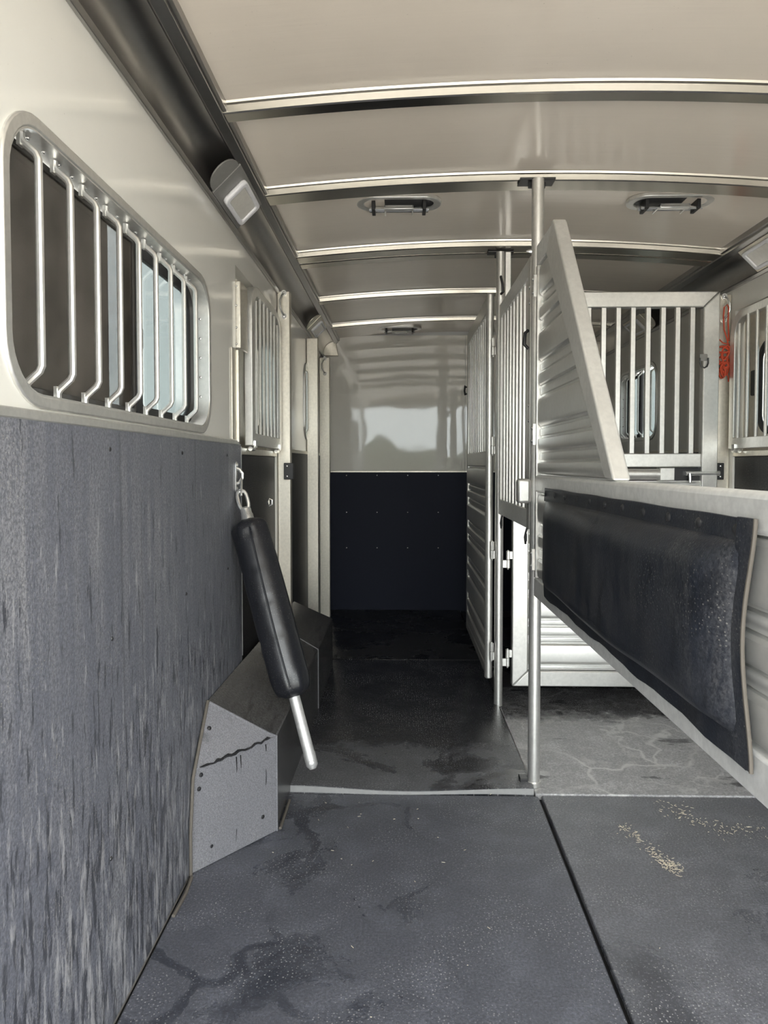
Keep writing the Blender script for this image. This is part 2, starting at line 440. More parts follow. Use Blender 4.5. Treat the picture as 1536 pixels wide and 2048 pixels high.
# side walls with window and feed-door openings
W1 = (1.065, 2.185, 1.270, 1.710)       # y0,y1,z0,z1 near window
W2 = (4.40, 5.12, 1.33, 1.79)           # far window
FD = (2.56, 3.385, .0, 1.885)           # feed door opening
def wall(name, T):
    holes = [rrect(*W1, .095), rrect(*W2, .095), rrect(*FD, .004, 1)]
    o = tag(obj(name, plate([(Y0, -.12), (YB + .06, -.12), (YB + .06, 2.10), (Y0, 2.10)], [hh for hh in holes[:2]] + [[(FD[0], .02), (FD[1], .02), (FD[1], FD[3]), (FD[0], FD[3])]], 0, -.065, T), WHITE), kind='structure')
    ln = MB()
    ln.prism([(Y0, 0), (2.60, 0), (2.60, 1.232), (Y0, 1.232)], 0, .007, T)
    obj('rubber_liner', ln, LINER, o, .002)
    obj('seam_bead', MB().tube([T(2.602, .44 if T is TL else .01, .006), T(2.602, 1.225, .006)], .0032, 6), FOAM, o)
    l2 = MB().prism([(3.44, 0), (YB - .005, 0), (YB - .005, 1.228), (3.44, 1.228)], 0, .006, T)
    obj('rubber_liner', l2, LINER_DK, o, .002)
    t = MB().prism([(Y0, 1.230), (2.575, 1.230), (2.575, 1.248), (Y0, 1.248)], 0, .009, T)
    obj('liner_trim', t, ALU, o, .003)
    t = MB().prism([(3.44, 1.222), (YB - .01, 1.222), (YB - .01, 1.24), (3.44, 1.24)], 0, .008, T)
    obj('liner_trim', t, ALU_WARM, o, .002)
    # trim channel beside the feed door
    t = MB().prism([(2.48, 1.24), (2.555, 1.24), (2.555, 1.575), (2.48, 1.575)], 0, .006, T); t.prism([(2.545, 1.24), (2.558, 1.24), (2.558, 1.575), (2.545, 1.575)], 0, .014, T)
    obj('edge_channel', t, ALU_WARM, o, .002)
    s = MB()
    for y in (.9, 1.4, 1.9, 2.4):
        for z in ((.35, .8, 1.19) if y < 1.8 else (.8, 1.19)): s.dome(T(y + random.uniform(-.02, .02), z, .007), Vector(T(0, 0, 1)) - Vector(T(0, 0, 0)), .005, .003)
    obj('screw_row', s, BLACKM, o)
    return o
wallL = wall('wall_left', TL); wallR = wall('wall_right', TR)

# rear door frame: unseen header and jambs, added to cut the sky light
rf = MB().box(XL - .065, XR + .065, Y0 - .06, Y0 - .001, 2.07, 2.26)
added_hdr = tag(obj('added_unseen_header', rf, ALU, None, .004), kind='structure')
for x0, x1 in ((XL - .065, XL + .03), (XR - .03, XR + .065)): obj('jamb', MB().box(x0, x1, Y0 - .06, Y0 - .001, -.12, 2.069), ALU, added_hdr, .004)  # added unseen jambs

# back wall
wb = tag(obj('wall_back', MB().box(XL - .06, XR + .06, YB, YB + .06, -.12, 2.2), SHELL), kind='structure')
obj('white_panel', MB().box(XL + .001, .506, YB - .008, YB - .001, 1.105, 2.16), BACK, wb)
obj('white_panel', MB().box(.5085, XR - .001, YB - .008, YB - .001, 1.105, 2.16), BACK, wb)
obj('kick_panel', MB().box(XL + .008, XR - .008, YB - .012, YB - .001, 0, 1.094), KICK, wb)
obj('panel_trim', MB().box(XL + .01, XR - .01, YB - .014, YB - .001, 1.094, 1.107), ALU_WARM, wb, .002)
s = MB()
for i in range(9):
    for z in (1.07, .78, .5): s.dome((-.42 + .24 * i, YB - .012, z), (0, -1, 0), .006, .004)
obj('screw_row', s, CHROME, wb)

# coves along both roof corners (concave aluminium extrusion)
def cove(name, T):
    # section in (d = into the room, z)
    A = Vector((.006, 2.000)); B = Vector((.100, EAVE - .002))
    n = 12; mid = (A + B) / 2; ch = B - A; nr = Vector((-ch.y, ch.x)).normalized()
    arc = []
    for i in range(n + 1):
        t = i / n; p = A + ch * t + nr * ((.036 * 4) * t * (1 - t)); arc.append((p.x, p.y))
    poly = arc + [(.100, 2.158), (-.065, 2.158), (-.065, 2.09), (-.002, 2.09), (-.002, 2.0)]
    mb = MB(); mb.prism(poly, Y0, YB - .01, lambda d, z, y: T(y, z, d))
    o = tag(obj(name, mb, ALU_DK), kind='structure')
    lo = MB(); lo.prism([(0, 1.990), (.010, 1.988), (.016, 2.002), (.008, 2.010), (0, 2.010)], Y0, YB - .01, lambda d, z, y: T(y, z, d))
    obj('lower_lip', lo, ALU_DK, o, .0015)
    up = MB(); up.prism([(.086, 2.098), (.094, 2.092), (.118, 2.108), (.118, 2.150), (.100, 2.150)], Y0, YB - .01, lambda d, z, y: T(y, z, d))
    up.prism([(.116, 2.118), (.128, 2.120), (.128, 2.150), (.116, 2.150)], Y0, YB - .01, lambda d, z, y: T(y, z, d))
    obj('upper_lip', up, ALU_DK, o, .0015)
    ch2 = MB()
    ce = MB(); ce.prism(arc[::1] + [(.12, 2.0)], YB - .05, YB - .012, lambda d, z, y: T(y, z, d))
    obj('end_cap', ce, ALU_WARM, o, .002)
    return o
coveL = cove('trim_1', TL); coveR = cove('trim_2', TR)

# feed doors (filling the openings) with their glass
def feed_door(name, T):
    o = tag(obj(name, plate([(FD[0] + .004, .024), (FD[1] - .004, .024), (FD[1] - .004, FD[3] - .004), (FD[0] + .004, FD[3] - .004)], [rrect(2.93, 3.22, 1.31, 1.70, .07)], -.062, -.045, T), ALU_WARM), kind='structure')
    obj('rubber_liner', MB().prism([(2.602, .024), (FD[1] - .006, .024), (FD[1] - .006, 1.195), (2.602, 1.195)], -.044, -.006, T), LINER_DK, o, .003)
    obj('sill_track', MB().prism([(2.60, 1.196), (FD[1] - .006, 1.196), (FD[1] - .006, 1.222), (2.60, 1.222)], -.044, .004, T), ALU_WARM, o, .003)
    obj('gasket', MB().ring(rrect(2.915, 3.235, 1.295, 1.715, .085), rrect(2.945, 3.205, 1.33, 1.68, .06), -.044, -.034, T), GASKET, o, .003)
    obj('pane', MB().prism(rrect(2.935, 3.215, 1.32, 1.69, .065), -.056, -.052, T), GLASS_LT, o)
    obj('latch_plate', MB().prism(rrect(3.255, 3.290, 1.475, 1.59, .006, 2), -.044, -.03, T), BLACKP, o, .002)
    br = MB().prism([(2.57, 1.585), (2.585, 1.585), (2.585, 1.83), (2.57, 1.83)], -.044, .012, T)
    br.prism([(2.57, 1.585), (2.69, 1.585), (2.69, 1.83), (2.57, 1.83)], .006, .016, T)
    obj('angle_bracket', br, ALU_WARM, o, .003)
    rv = MB()
    for z in (1.60, 1.66, 1.74, 1.81): rv.dome(T(2.57, z, .0), (0, -1, 0), .005, .004)
    obj('rivet_row', rv, CHROME, o)
    return o
door1 = feed_door('door_1', TL); door2 = feed_door('door_2', TR)

# windows: frame, bars, panes, screen
def window(name, T, Wd, bars, full):
    y0, y1, z0, z1 = Wd
    sgn = Vector(T(0, 0, 1)) - Vector(T(0, 0, 0))
    fr = MB(); fr.ring(rrect(y0 - .018, y1 + .018, z0 - .018, z1 + .018, .11), rrect(y0 + .003, y1 - .003, z0 + .003, z1 - .003, .092), -.002, .007, T)
    o = tag(obj(name, fr, ALU, None, .003), kind='structure')
    obj('jamb', MB().ring(rrect(y0 + .001, y1 - .001, z0 + .001, z1 - .001, .094), rrect(y0 + .006, y1 - .006, z0 + .006, z1 - .006, .09), -.060, .004, T), ALU, o)
    rv = MB()
    for i in range(18):
        yy = y0 + .11 + (y1 - y0 - .22) * i / 17
        rv.dome(T(yy, z1 - .006, -.022), (0, 0, -1), .0045, .003); rv.dome(T(yy, z0 + .006, -.022), (0, 0, 1), .0045, .003)
    for i in range(5):
        zz = z0 + .1 + (z1 - z0 - .2) * i / 4
        rv.dome(T(y1 - .006, zz, -.022), (0, -1, 0), .0045, .003); rv.dome(T(y0 + .006, zz, -.022), (0, 1, 0), .0045, .003)
    obj('rivet_row', rv, CHROME, o)
    for y in bars:
        d0, d1 = -.020, .008
        jog = [(.008, d0), (.018, d0), (.025, d0 + .004), (.034, d0 + .014), (.043, d1 - .004), (.052, d1), (.09, d1)]
        pts = [(z1 - a_, b_) for a_, b_ in jog] + [(z0 + a_, b_) for a_, b_ in reversed(jog)]
        if full: b = MB().tube([T(y, z, d) for z, d in pts], .0065, 10)
        else: b = MB().tube([T(y, z, d) for z, d in pts], .006, 6)
        b.prism([(y - .008, z1 - .030), (y + .008, z1 - .030), (y + .008, z1 - .007), (y - .008, z1 - .007)], d0 - .004, d0 + .002, T)
        b.prism([(y - .008, z0 + .007), (y + .008, z0 + .007), (y + .008, z0 + .030), (y - .008, z0 + .030)], d0 - .004, d0 + .002, T)
        obj('bar', b, ALU, o)
    ym = y0 + (y1 - y0) * .565
    # fixed clear pane with black rubber edge, far half
    cl = rrect(ym + .012, y1 - .012, z0 + .012, z1 - .012, [.075, .01, .01, .075], 6)
    ci = rrect(ym + .040, y1 - .052, z0 + .034, z1 - .040, [.06, .012, .012, .06], 6)
    obj('gasket', MB().ring(cl, ci, -.054, -.040, T), GASKET, o, .003)
    obj('pane', MB().prism(rrect(ym + .03, y1 - .042, z0 + .022, z1 - .03, .02, 3), -.052, -.048, T), GLASS, o)
    # meeting stile
    obj('stile', MB().prism([(ym - .014, z0 + .008), (ym + .012, z0 + .008), (ym + .012, z1 - .008), (ym - .014, z1 - .008)], -.056, -.034, T), GASKET, o, .002)
    obj('latch', MB().prism([(ym - .004, (z0 + z1) / 2 - .05), (ym + .008, (z0 + z1) / 2 - .05), (ym + .008, (z0 + z1) / 2), (ym - .004, (z0 + z1) / 2)], -.034, -.026, T), BLACKP, o, .002)
    if not full and Wd is W2:
        obj('pane', MB().prism(rrect(y0 + .012, ym - .02, z0 + .012, z1 - .012, [.01, .075, .075, .01], 6), -.056, -.052, T), GLASS, o)
        return o
    # insect screen over dark sliding pane, near half
    sp = rrect(y0 + .012, ym - .014, z0 + .012, z1 - .012, [.01, .078, .078, .01], 6)
    si = rrect(y0 + .024, ym - .026, z0 + .024, z1 - .024, [.008, .068, .068, .008], 6)
    obj('screen_frame', MB().ring(sp, si, -.046, -.036, T), m_dkframe, o, .002)
    obj('screen', MB().prism(si, -.0420, -.0415, T), SCREEN, o)
    obj('pane', MB().prism(rrect(y0 + .012, ym - .135, z0 + .012, z1 - .012, [.01, .075, .075, .01], 6), -.056, -.052, T), GLASS_DK, o)
    obj('pane', MB().prism(rrect(ym - .13, ym - .060, z0 + .012, z1 - .012, .006, 2), -.056, -.052, T), GLASS_CL, o)
    obj('pane_stile', MB().prism([(ym - .062, z0 + .010), (ym - .014, z0 + .010), (ym - .014, z1 - .010), (ym - .062, z1 - .010)], -.060, -.050, T), m_dkframe, o)
    return o
m_dkframe = m_plain('dark_bronze_frame', (.035, .031, .027), .5)
bl = [1.15 + .11 * i for i in range(9)]
window('window_1', TL, W1, bl, True)
window('window_2', TL, W2, [4.47 + .12 * i for i in range(6)], False)
window('window_3', TR, W2, [4.47 + .12 * i for i in range(6)], False)
window('window_4', TR, W1, bl, False)

# ================================================================== RUBBER FLOOR MATS
def mat(label, m, poly, z0, z1, curl=None, edge=None):
    T = lambda u, v, d: (u, v, d)
    mb = MB()
    n = len(poly)
    mb.prism(poly, z0, z1, T)
    o = tag(obj('floor_mat', mb, m, None, .004), label, 'floor mat', 'rubber floor mats')
    return o
ZT = 0.0
mat('near left rubber floor mat with dark damp stains, beside the liner', MAT_NL, [(XL + .012, Y0), (.458, Y0), (.484, 2.42), (-.36, 2.42), (XL + .012, 2.42)], -.02, 0.0)
mat('near right rubber floor mat with a patch of scattered straw', MAT_NR, [(.470, Y0), (XR - .012, Y0), (XR - .012, 2.425), (.496, 2.425)], -.02, 0.0)
# middle left mat lies higher with its cut front edge showing
mb = MB(); nn = 18
ed = [(XL + .012 + (.470 - XL - .012) * i / nn, 2.428 + .006 * math.sin(i * .5), .018 + .006 * math.sin(i / nn * PI * 2.2 + .4)) for i in range(nn + 1)]
P = []; F = []
for i, (x, y, z) in enumerate(ed):
    P += [(x, y, -.02), (x, y, z), (x, y + .012, z + .001), (x, 2.75, .012), (x, 4.075, .010), (x, 4.075, -.02)]
for i in range(nn):
    F += [(6 * i + k, 6 * i + (k + 1) % 6, 6 * i + 6 + (k + 1) % 6, 6 * i + 6 + k) for k in range(6)]
F += [tuple(range(6)), tuple(6 * nn + k for k in range(6))]
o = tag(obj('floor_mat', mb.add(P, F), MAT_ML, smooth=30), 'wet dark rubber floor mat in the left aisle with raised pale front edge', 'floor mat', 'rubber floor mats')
e = MB(); P = []
for i, (x, y, z) in enumerate(ed): P += [(x, y - .004, .0005), (x, y - .003, z - .001)]
P2 = [(x, y + .001, z) for x, y, z in P]
m2 = len(P)
e.add(P + P2, [(2 * i, 2 * i + 2, 2 * i + 3, 2 * i + 1) for i in range(nn)] + [(m2 + 2 * i, m2 + 2 * i + 1, m2 + 2 * i + 3, m2 + 2 * i + 2) for i in range(nn)] + [(2 * i + 1, 2 * i + 3, m2 + 2 * i + 3, m2 + 2 * i + 1) for i in range(nn)])
tag(obj('cut_edge', e, FOAM, o), 'pale cut front edge')
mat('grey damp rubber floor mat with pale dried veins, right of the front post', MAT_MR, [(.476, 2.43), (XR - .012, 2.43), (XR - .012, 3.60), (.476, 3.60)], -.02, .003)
mat('dark rubber floor mat under the barred gate on the right', MAT_BK, [(.476, 3.605), (XR - .012, 3.605), (XR - .012, YB - .015), (.476, YB - .015)], -.02, .003)
mat('dark dry rubber floor mat in front of the back wall', MAT_BK, [(XL + .012, 4.08), (.470, 4.08), (.470, YB - .015), (XL + .012, YB - .015)], -.02, .012)

# ================================================================== WHEEL WELL COVER
ww = empty('wheel_well_cover', (XL + .009, 2.0, .0), label='black rubber-covered wheel well box with sloping top along the left wall', cat='wheel well')
def wl_(p): return (p[0] - (XL + .009), p[1] - 2.0, p[2])
LW = XL + .009
A0 = (LW, 1.925, .001); A1 = (LW, 1.950, .285); A2 = (LW, 2.110, .434)
B0 = (-.388, 2.167, .001); B1 = (-.388, 2.165, .306)
M2 = (LW, 3.25, .412); N1 = (-.384, 3.25, .290); N0 = (-.384, 3.25, .001)
E2 = (LW, 3.86, .398); E1 = (-.384, 3.95, .282); E0 = (-.384, 3.97, .001); E3 = (LW, 3.97, .001)
def poly_mesh(faces):
    mb = MB()
    for f in faces: mb.add([wl_(p) for p in f], [tuple(range(len(f)))])
    return mb
def slab(f, th, name, m, bv=.004):
    # a sheet of rubber with thickness th, lying inside the outline f
    v = [Vector(wl_(p)) for p in f]; nrm = (v[1] - v[0]).cross(v[2] - v[0]).normalized()
    c = sum(v, Vector()) / len(v)
    if nrm.dot(c - Vector((0, 1.0, .1))) < 0: nrm = -nrm
    n = len(v); mb = MB(); mb.add(v + [Vector((max((p - nrm * th).x, .0), (p - nrm * th).y, (p - nrm * th).z)) for p in v], [tuple(range(n)), tuple(range(2 * n - 1, n - 1, -1))] + [(i, (i + 1) % n, n + (i + 1) % n, n + i) for i in range(n)])
    return obj(name, mb, m, ww, bv)
slab([A0, B0, B1, A1], .010, 'front_panel', WELL, .004)
slab([A1, B1, A2], .010, 'front_panel', WELL, .004)
slab([A2, B1, N1, M2], .010, 'top_panel', WELLTOP)
slab([M2, N1, E1, E2], .010, 'top_panel', WELLTOP)
slab([B0, N0, N1, B1], .010, 'side_panel', WELLTOP)
slab([N0, E0, E1, N1], .010, 'side_panel', WELLTOP)
slab([E0, E3, E2, E1], .010, 'rear_panel', WELLTOP)
# cut tan edge where the front panel meets the wall, and seams
ed = MB(); ed.tube([wl_(p) for p in ((LW + .004, 1.918, .002), (LW + .005, 1.915, .12), (LW + .006, 1.938, .27), (LW + .006, 2.00, .335), (LW + .004, 2.105, .436))], .0048, 8)
tag(obj('edge_welt', ed, TAN, ww), 'tan frayed edge along the wall')
se = MB(); se.tube([wl_(p) for p in ((LW + .007, 2.112, .4295), (-.41, 2.158, .316), B1, B0)], .0035, 6); se.tube([wl_(p) for p in ((LW + .007, 3.25, .408), N1, N0)], .003, 6)
obj('corner_seam', se, WELL, ww)
def lowp(t, v, out=0.0):
    # point on the lower front panel: t across, v from the floor up to the fold
    p = Vector(A0).lerp(Vector(B0), t).lerp(Vector(A1).lerp(Vector(B1), t), v)
    return p + NLOW * out
NLOW = (Vector(B0) - Vector(A0)).cross(Vector(A1) - Vector(A0)).normalized()
NUP = (Vector(B1) - Vector(A1)).cross(Vector(A2) - Vector(A1)).normalized()
if NLOW.y > 0: NLOW = -NLOW
if NUP.y > 0: NUP = -NUP
sc = MB()
for t, v in ((.10, .93), (.08, .80), (.82, .22), (.22, .18)): sc.dome(wl_(lowp(t, v)), NLOW, .007, .004, 10)
pu = (Vector(A1) * .35 + Vector(B1) * .1 + Vector(A2) * .55); sc.dome(wl_(pu), NUP, .007, .004, 10)
obj('screw_row', sc, BLACKM, ww)
rg = MB(); pts = []
for i in range(22):
    t = .08 + .84 * i / 21; p = Vector(A1).lerp(Vector(B1), t) + (NLOW + NUP) * .001 + Vector((0, 0, random.uniform(-.004, .004))); pts.append(wl_(p))
rg.tube(pts, .004, 6, radii=[.001] + [random.uniform(.0025, .0055) for _ in range(20)] + [.001])
tag(obj('torn_ridge', rg, LINER_DK, ww), 'dark torn fold line across the front')
for t, v1 in ((.55, .22), (.86, .52), (.50, .10)):
    d_ = MB().tube([wl_(lowp(t + .004 * math.sin(k * 1.3), .96 - (.96 - v1) * k / 8, .0003)) for k in range(9)], .0014, 5, radii=[.0022, .0020, .0018, .0018, .0016, .0016, .0018, .0020, .0008])
    tag(obj('drip_run', d_, BLACKP, ww), 'thin dark drip')

# little pale edge strips on the floor at the foot of the wall and the well
for nm, pts in (('near', ((-.379, 2.175, .005), (-.378, 2.27, .006), (-.379, 2.36, .005))), ('wall', ((LW + .012, 1.74, .004), (LW + .016, 1.83, .006), (LW + .010, 1.905, .006)))):
    tag(obj('edge_scrap', MB().tube(pts, .005, 6), TAN), 'tan scrap of mat edge on the floor %s' % ('beside the wheel well side' if nm == 'near' else 'at the foot of the wall liner'), 'scrap')

# ================================================================== DOOR POSTS ON THE WALLS
def door_post(T, y, z0, zt, label, handle=True, receiver=True, w=.064):
    s = (Vector(T(0, 0, 1)) - Vector(T(0, 0, 0))).x
    o = empty('door_post', T(y, z0, 0), label=label, cat='post', group='aluminium door posts on the walls')
    L = lambda u, v, d: tuple(Vector(T(u, v, d)) - Vector(T(y, z0, 0)))
    obj('channel', MB().prism([(y, z0), (y + .045, z0), (y + .045, zt), (y, zt)], .001, w, L), ALU_WARM, o, .004)
    obj('wall_flange', MB().prism([(y + .046, max(z0, .02)), (y + .10, max(z0, .02)), (y + .10, zt - .02), (y + .046, zt - .02)], .0085, .011, L), ALU_WARM, o, .001)
    if handle:
        hz = zt - .06
        hd = MB().tube([L(y - .006, hz + .045, w * .55), L(y - .02, hz + .034, w * .45), L(y - .026, hz + .010, w * .32), L(y - .026, hz - .022, w * .32), L(y - .02, hz - .046, w * .45), L(y - .006, hz - .057, w * .55)], .0055, 10)
        obj('grab_handle', hd, CHROME, o)
        for zz in (hz + .05, hz - .062):
            bt = MB(); bt.disc(L(y, zz, w * .55), (0, -1, 0), .014, .006, 14); bt.dome(L(y - .006, zz, w * .55), (0, -1, 0), .007, .004)
            obj('handle_bolt', bt, CHROME, o)
    if receiver:
        rc = MB().prism([(y - .030, 1.085), (y, 1.085), (y, 1.165), (y - .030, 1.165)], w * .55, w + .018, L)
        r_ = obj('latch_receiver', rc, BLACKM, o, .003)
        b2 = MB()
        for zz in (1.10, 1.15): b2.dome(L(y - .030, zz, w * .8), (0, -1, 0), .005, .003)
        obj('rivet_row', b2, CHROME, r_)
    return o
door_post(TL, 3.42, .416, 2.000, 'aluminium left wall post with grab handle and black latch receiver, beside the barred window guard')
door_post(TL, 4.49, .01, 1.965, 'plain wide aluminium left wall post behind the wheel well', False, False, .075)
door_post(TL, 5.20, .01, 1.95, 'farthest aluminium left wall post with small dark grab handle, next to the back wall', True, False, .078)
door_post(TR, 3.42, .01, 1.972, 'aluminium right wall post with grab handle and orange rope hanging on it', True, True, .068)
# latch lever on the inner side of the farthest post
# ================================================================== BARRED DROP GUARDS ON THE FEED DOORS
def guard(T, label):
    y0, y1, z0, z1 = 2.715, 3.375, 1.232, 1.868
    org = Vector(T(y0, z0, .01)); L = lambda u, v, d: tuple(Vector(T(u, v, d)) - org)
    o = empty('window_guard', org, label=label, cat='window guard', group='barred drop-down guards')
    A = rrect(y0, y1, z0, z1, [.11, .11, .004, .004], 6); B = rrect(y0 + .045, y1 - .045, z0 + .05, z1 - .035, [.08, .08, .003, .003], 6)
    obj('frame', MB().ring(A, B, -.004, .028, L), ALU, o, .003)
    for i in range(7):
        y = y0 + .085 + (y1 - y0 - .17) * i / 6
        zz = z1 - .03 - (.03 if i in (0, 6) else 0)
        obj('bar', MB().tube([L(y, z0 + .048, .024), L(y, zz, .024)], .0075, 10), ALU, o)
    for y in (y0 + .04, y1 - .06):
        h_ = MB().tube([L(y - .03, z0 - .012, .016), L(y + .03, z0 - .012, .016)], .009, 10)
        h_.prism([(y - .012, z0 - .008), (y + .012, z0 - .008), (y + .012, z0 + .02), (y - .012, z0 + .02)], .026, .034, L)
        obj('hinge', h_, CHROME, o)
    return o
guard(TL, 'barred aluminium drop-down window guard on the left wall, between dark liner and grab handle post')
guard(TR, 'barred aluminium drop-down window guard on the right wall, beside the post with orange rope')

# ================================================================== LIGHTS IN THE COVES
def cove_light(T, y, label, near):
    a = math.atan2(2.095 - 2.005, .092)            # slope of the cove chord
    org = Vector(T(y, 2.008, .012))
    sx = (Vector(T(0, 0, 1)) - Vector(T(0, 0, 0))).x
    o = empty('cove_light', org, label=label, cat='light', group='square lights in the roof coves')
    # local: p along y, q up the chord from the lower lip, r out of the chord into the room
    def L(p, q_, r_): return (sx * (q_ * math.cos(a) + r_ * math.sin(a)), p, q_ * math.sin(a) - r_ * math.cos(a))
    W_ = .124
    pl = MB().prism([(-.20, 0), (.13, 0), (.13, W_), (-.20, W_)], .000, .006, L)
    obj('cover_plate', pl, GREYP if near else ALU_WARM, o, .001)
    n = 12
    tg = [(-.20 - .085 * math.sin(PI * k / n) ** .8, W_ * (.5 - .5 * math.cos(PI * k / n) * .93)) for k in range(n + 1)]
    obj('end_tongue', MB().prism(tg, -.002, .003, L), GREYP if near else ALU_WARM, o, .001)
    bz = MB().ring(rrect(-.125, .105, .012, W_ - .012, .018, 5), rrect(-.10, .08, .028, W_ - .028, .008, 5), .005, .022, L)
    obj('bezel', bz, BEZEL, o, .006, seg=3)
    obj('lens', MB().prism(rrect(-.105, .085, .024, W_ - .024, .008, 4), .006, .016, L), LENS, o, .003)
    return o
cove_light(TL, 2.40, 'square light with pale bezel in the dark left cove above the barred window', True)
cove_light(TL, 4.62, 'small far light set in the left cove near the back wall', False)
cove_light(TR, 3.02, 'light in the right cove at the right edge of the picture', False)
cove_light(TR, 4.62, 'light in the right cove seen through the gate bars', False)

# ================================================================== ROOF VENTS
def vent(x, y, label, w=.165, d=.075):
    zc = zceil(x)
    o = empty('roof_vent', (x, y, zc), label=label, cat='roof vent', group='oval pop-up roof vents')
    Tz = lambda u, v, dd: (u, v, -dd)
    obj('flange', MB().ring(rrect(-w, w, -d, d, d * .98, 10), rrect(-w + .03, w - .03, -d + .022, d - .022, d * .98 - .024, 10), -.006, .010, Tz), ALU, o, .003)
    obj('recess', MB().prism(rrect(-w + .02, w - .02, -d + .015, d - .015, d * .75, 10), -.001, .003, Tz), BLACKM, o)
    for sx in (-1, 1):
        obj('bracket', MB().box(sx * .098 - .007, sx * .098 + .007, -.035, .035, -.040, -.002), BLACKP, o, .002)
    obj('rod', MB().tube([(-.115, -.02, -.034), (.115, -.02, -.034)], .006, 10), CHROME, o)
    obj('rod', MB().tube([(-.115, .025, -.020), (.115, .025, -.020)], .011, 10), CHROME, o)
    hp = MB().box(-.056, .056, -.055, -.030, -.046, -.030).box(-.056, -.050, -.055, .035, -.040, -.030).box(.050, .056, -.055, .035, -.040, -.030)
    obj('crank_handle', hp, CHROME, o, .002)
    return o
vent(-.005, 2.76, 'oval chrome roof vent left of the front post')
vent(1.04, 2.76, 'oval chrome roof vent right of the front post')
vent(-.005, 5.28, 'small far roof vent above the back wall')

# ================================================================== DIVIDER POSTS
def post(x, y, r, label, square=False):
    zt = zceil(x) - .028
    o = empty('divider_post', (x, y, .004), label=label, cat='post', group='upright posts along the middle')
    H_ = zt - .004 - .010
    if square: obj('tube', MB().box(-.014, .014, -.012, .012, 0, H_), ALU, o, .003)
    else: obj('tube', MB().tube([(0, 0, 0), (0, 0, H_)], r, 20), ALU, o)
    return o, H_
P1X, P1Y = .481, 2.49
p1, H1 = post(P1X, P1Y, .0215, 'nearest tall aluminium post with black ceiling bracket and grey latch box')
obj('ceiling_bracket', MB().box(-.062, .062, .0, .065, H1 + .001, H1 + .009).box(-.030, .030, .023, .030, H1 - .02, H1 + .003), BLACKM, p1, .002)
obj('foot_sleeve', MB().tube([(0, 0, .003), (0, 0, .02)], .026, 20), ALU, p1, .002)
obj('latch_box', MB().box(-.068, -.0215, -.028, .020, 1.018, 1.104), ALU, p1, .010, seg=3)
obj('bullet_catch', MB().tube([(-.021, 0, 1.90), (-.030, 0, 1.90), (-.040, 0, 1.90)], .006, 8, radii=[.008, .007, .002]), CHROME, p1)
obj('floor_socket', MB().box(-.05, -.022, -.012, .03, .016, .03), BLACKM, p1, .002)
p2, H2 = post(.471, 3.331, .020, 'second slimmer round post further in, carrying two gates on hinges')
obj('ceiling_bracket', MB().box(-.058, .0, .0, .05, H2 + .001, H2 + .009).box(-.025, .012, .02, .026, H2 - .02, H2 + .003), BLACKM, p2, .002)
obj('catch_loop', MB().tube([(0, -.020, 2.03), (-.004, -.040, 2.025), (.004, -.046, 1.99), (.008, -.038, 1.955), (0, -.020, 1.95)], .006, 8), BLACKP, p2)
obj('upper_channel', MB().box(.0205, .048, -.012, .012, 1.850, H2), ALU, p2, .003)
obj('channel_bracket', MB().box(.002, .062, .0, .05, H2 + .001, H2 + .009), BLACKM, p2, .002)

# ================================================================== GATES
def G(u, z, n): return (u, n, z)       # gate space: u along, n across, z up
def member(name, poly, half, m, parent, bv=.005):
    return obj(name, MB().prism(poly, -half, half, G), m, parent, bv, seg=2)
def slat(z0, z1, u0, u1, bulge, base, m, parent, cut=None):
    """stamped aluminium slat, both faces bulged; cut(z) gives the sloping end"""
    n = 8; P = []; F = []
    for k, (t, prof) in enumerate(((0, 0), (.035, .55), (.09, .90), (.18, 1.0), (.5, 1.06), (.82, 1.0), (.91, .90), (.965, .55), (1, 0))):
        z = z0 + (z1 - z0) * t
        ue = min(u1, cut(z)) if cut else u1
        if ue < u0 + .012: ue = u0 + .012
        du = min(.022, (ue - u0) * .3)
        for u, wgt in ((u0, .05), (u0 + du * .35, .7), (u0 + du, 1), (ue - du * .2, 1), (ue, .4)):
            P.append((u, -(base + bulge * prof * wgt), z))
    c = 5; o2 = len(P)
    P += [(u, -nn_, z) for u, nn_, z in P]
    for k in range(n):
        for j in range(c - 1):
            a = k * c + j; F += [(a, a + 1, a + c + 1, a + c), (o2 + a, o2 + a + c, o2 + a + c + 1, o2 + a + 1)]
        F += [(k * c, k * c + c, o2 + k * c + c, o2 + k * c), (k * c + c - 1, o2 + k * c + c - 1, o2 + k * c + 2 * c - 1, k * c + 2 * c - 1)]
    F += [tuple(range(c)) + tuple(range(o2 + c - 1, o2 - 1, -1)), tuple(n * c + j for j in range(c)) + tuple(o2 + n * c + c - 1 - j for j in range(c))]
    return obj('slat', MB().add(P, F), m, parent, smooth=28)
def louvers(zb, zt, u0, u1, m, parent, start=0, cut=None, base=.004):
    pat = [(.108, .013), (.032, .004), (.050, .011), (.032, .004)]
    z = zt; i = start
    while z - zb > .02:
        h_, b_ = pat[i % 4]
        h_ = min(h_, z - zb)
        if not cut or cut(z - h_) > u0 + .02: slat(z - h_ + .0035, z - .0035, u0, u1, b_, base, m, parent, cut)
        z -= h_; i += 1
    # thin web behind the slats
    if cut:
        pz = [(u0, zb), (max(u0, min(u1, cut(zb))), zb), (max(u0 + .005, min(u1, cut(zt))), zt), (u0, zt)]
    else: pz = [(u0, zb), (u1, zb), (u1, zt), (u0, zt)]
    obj('web', MB().prism(pz, -.0025, .0025, G), m, parent)
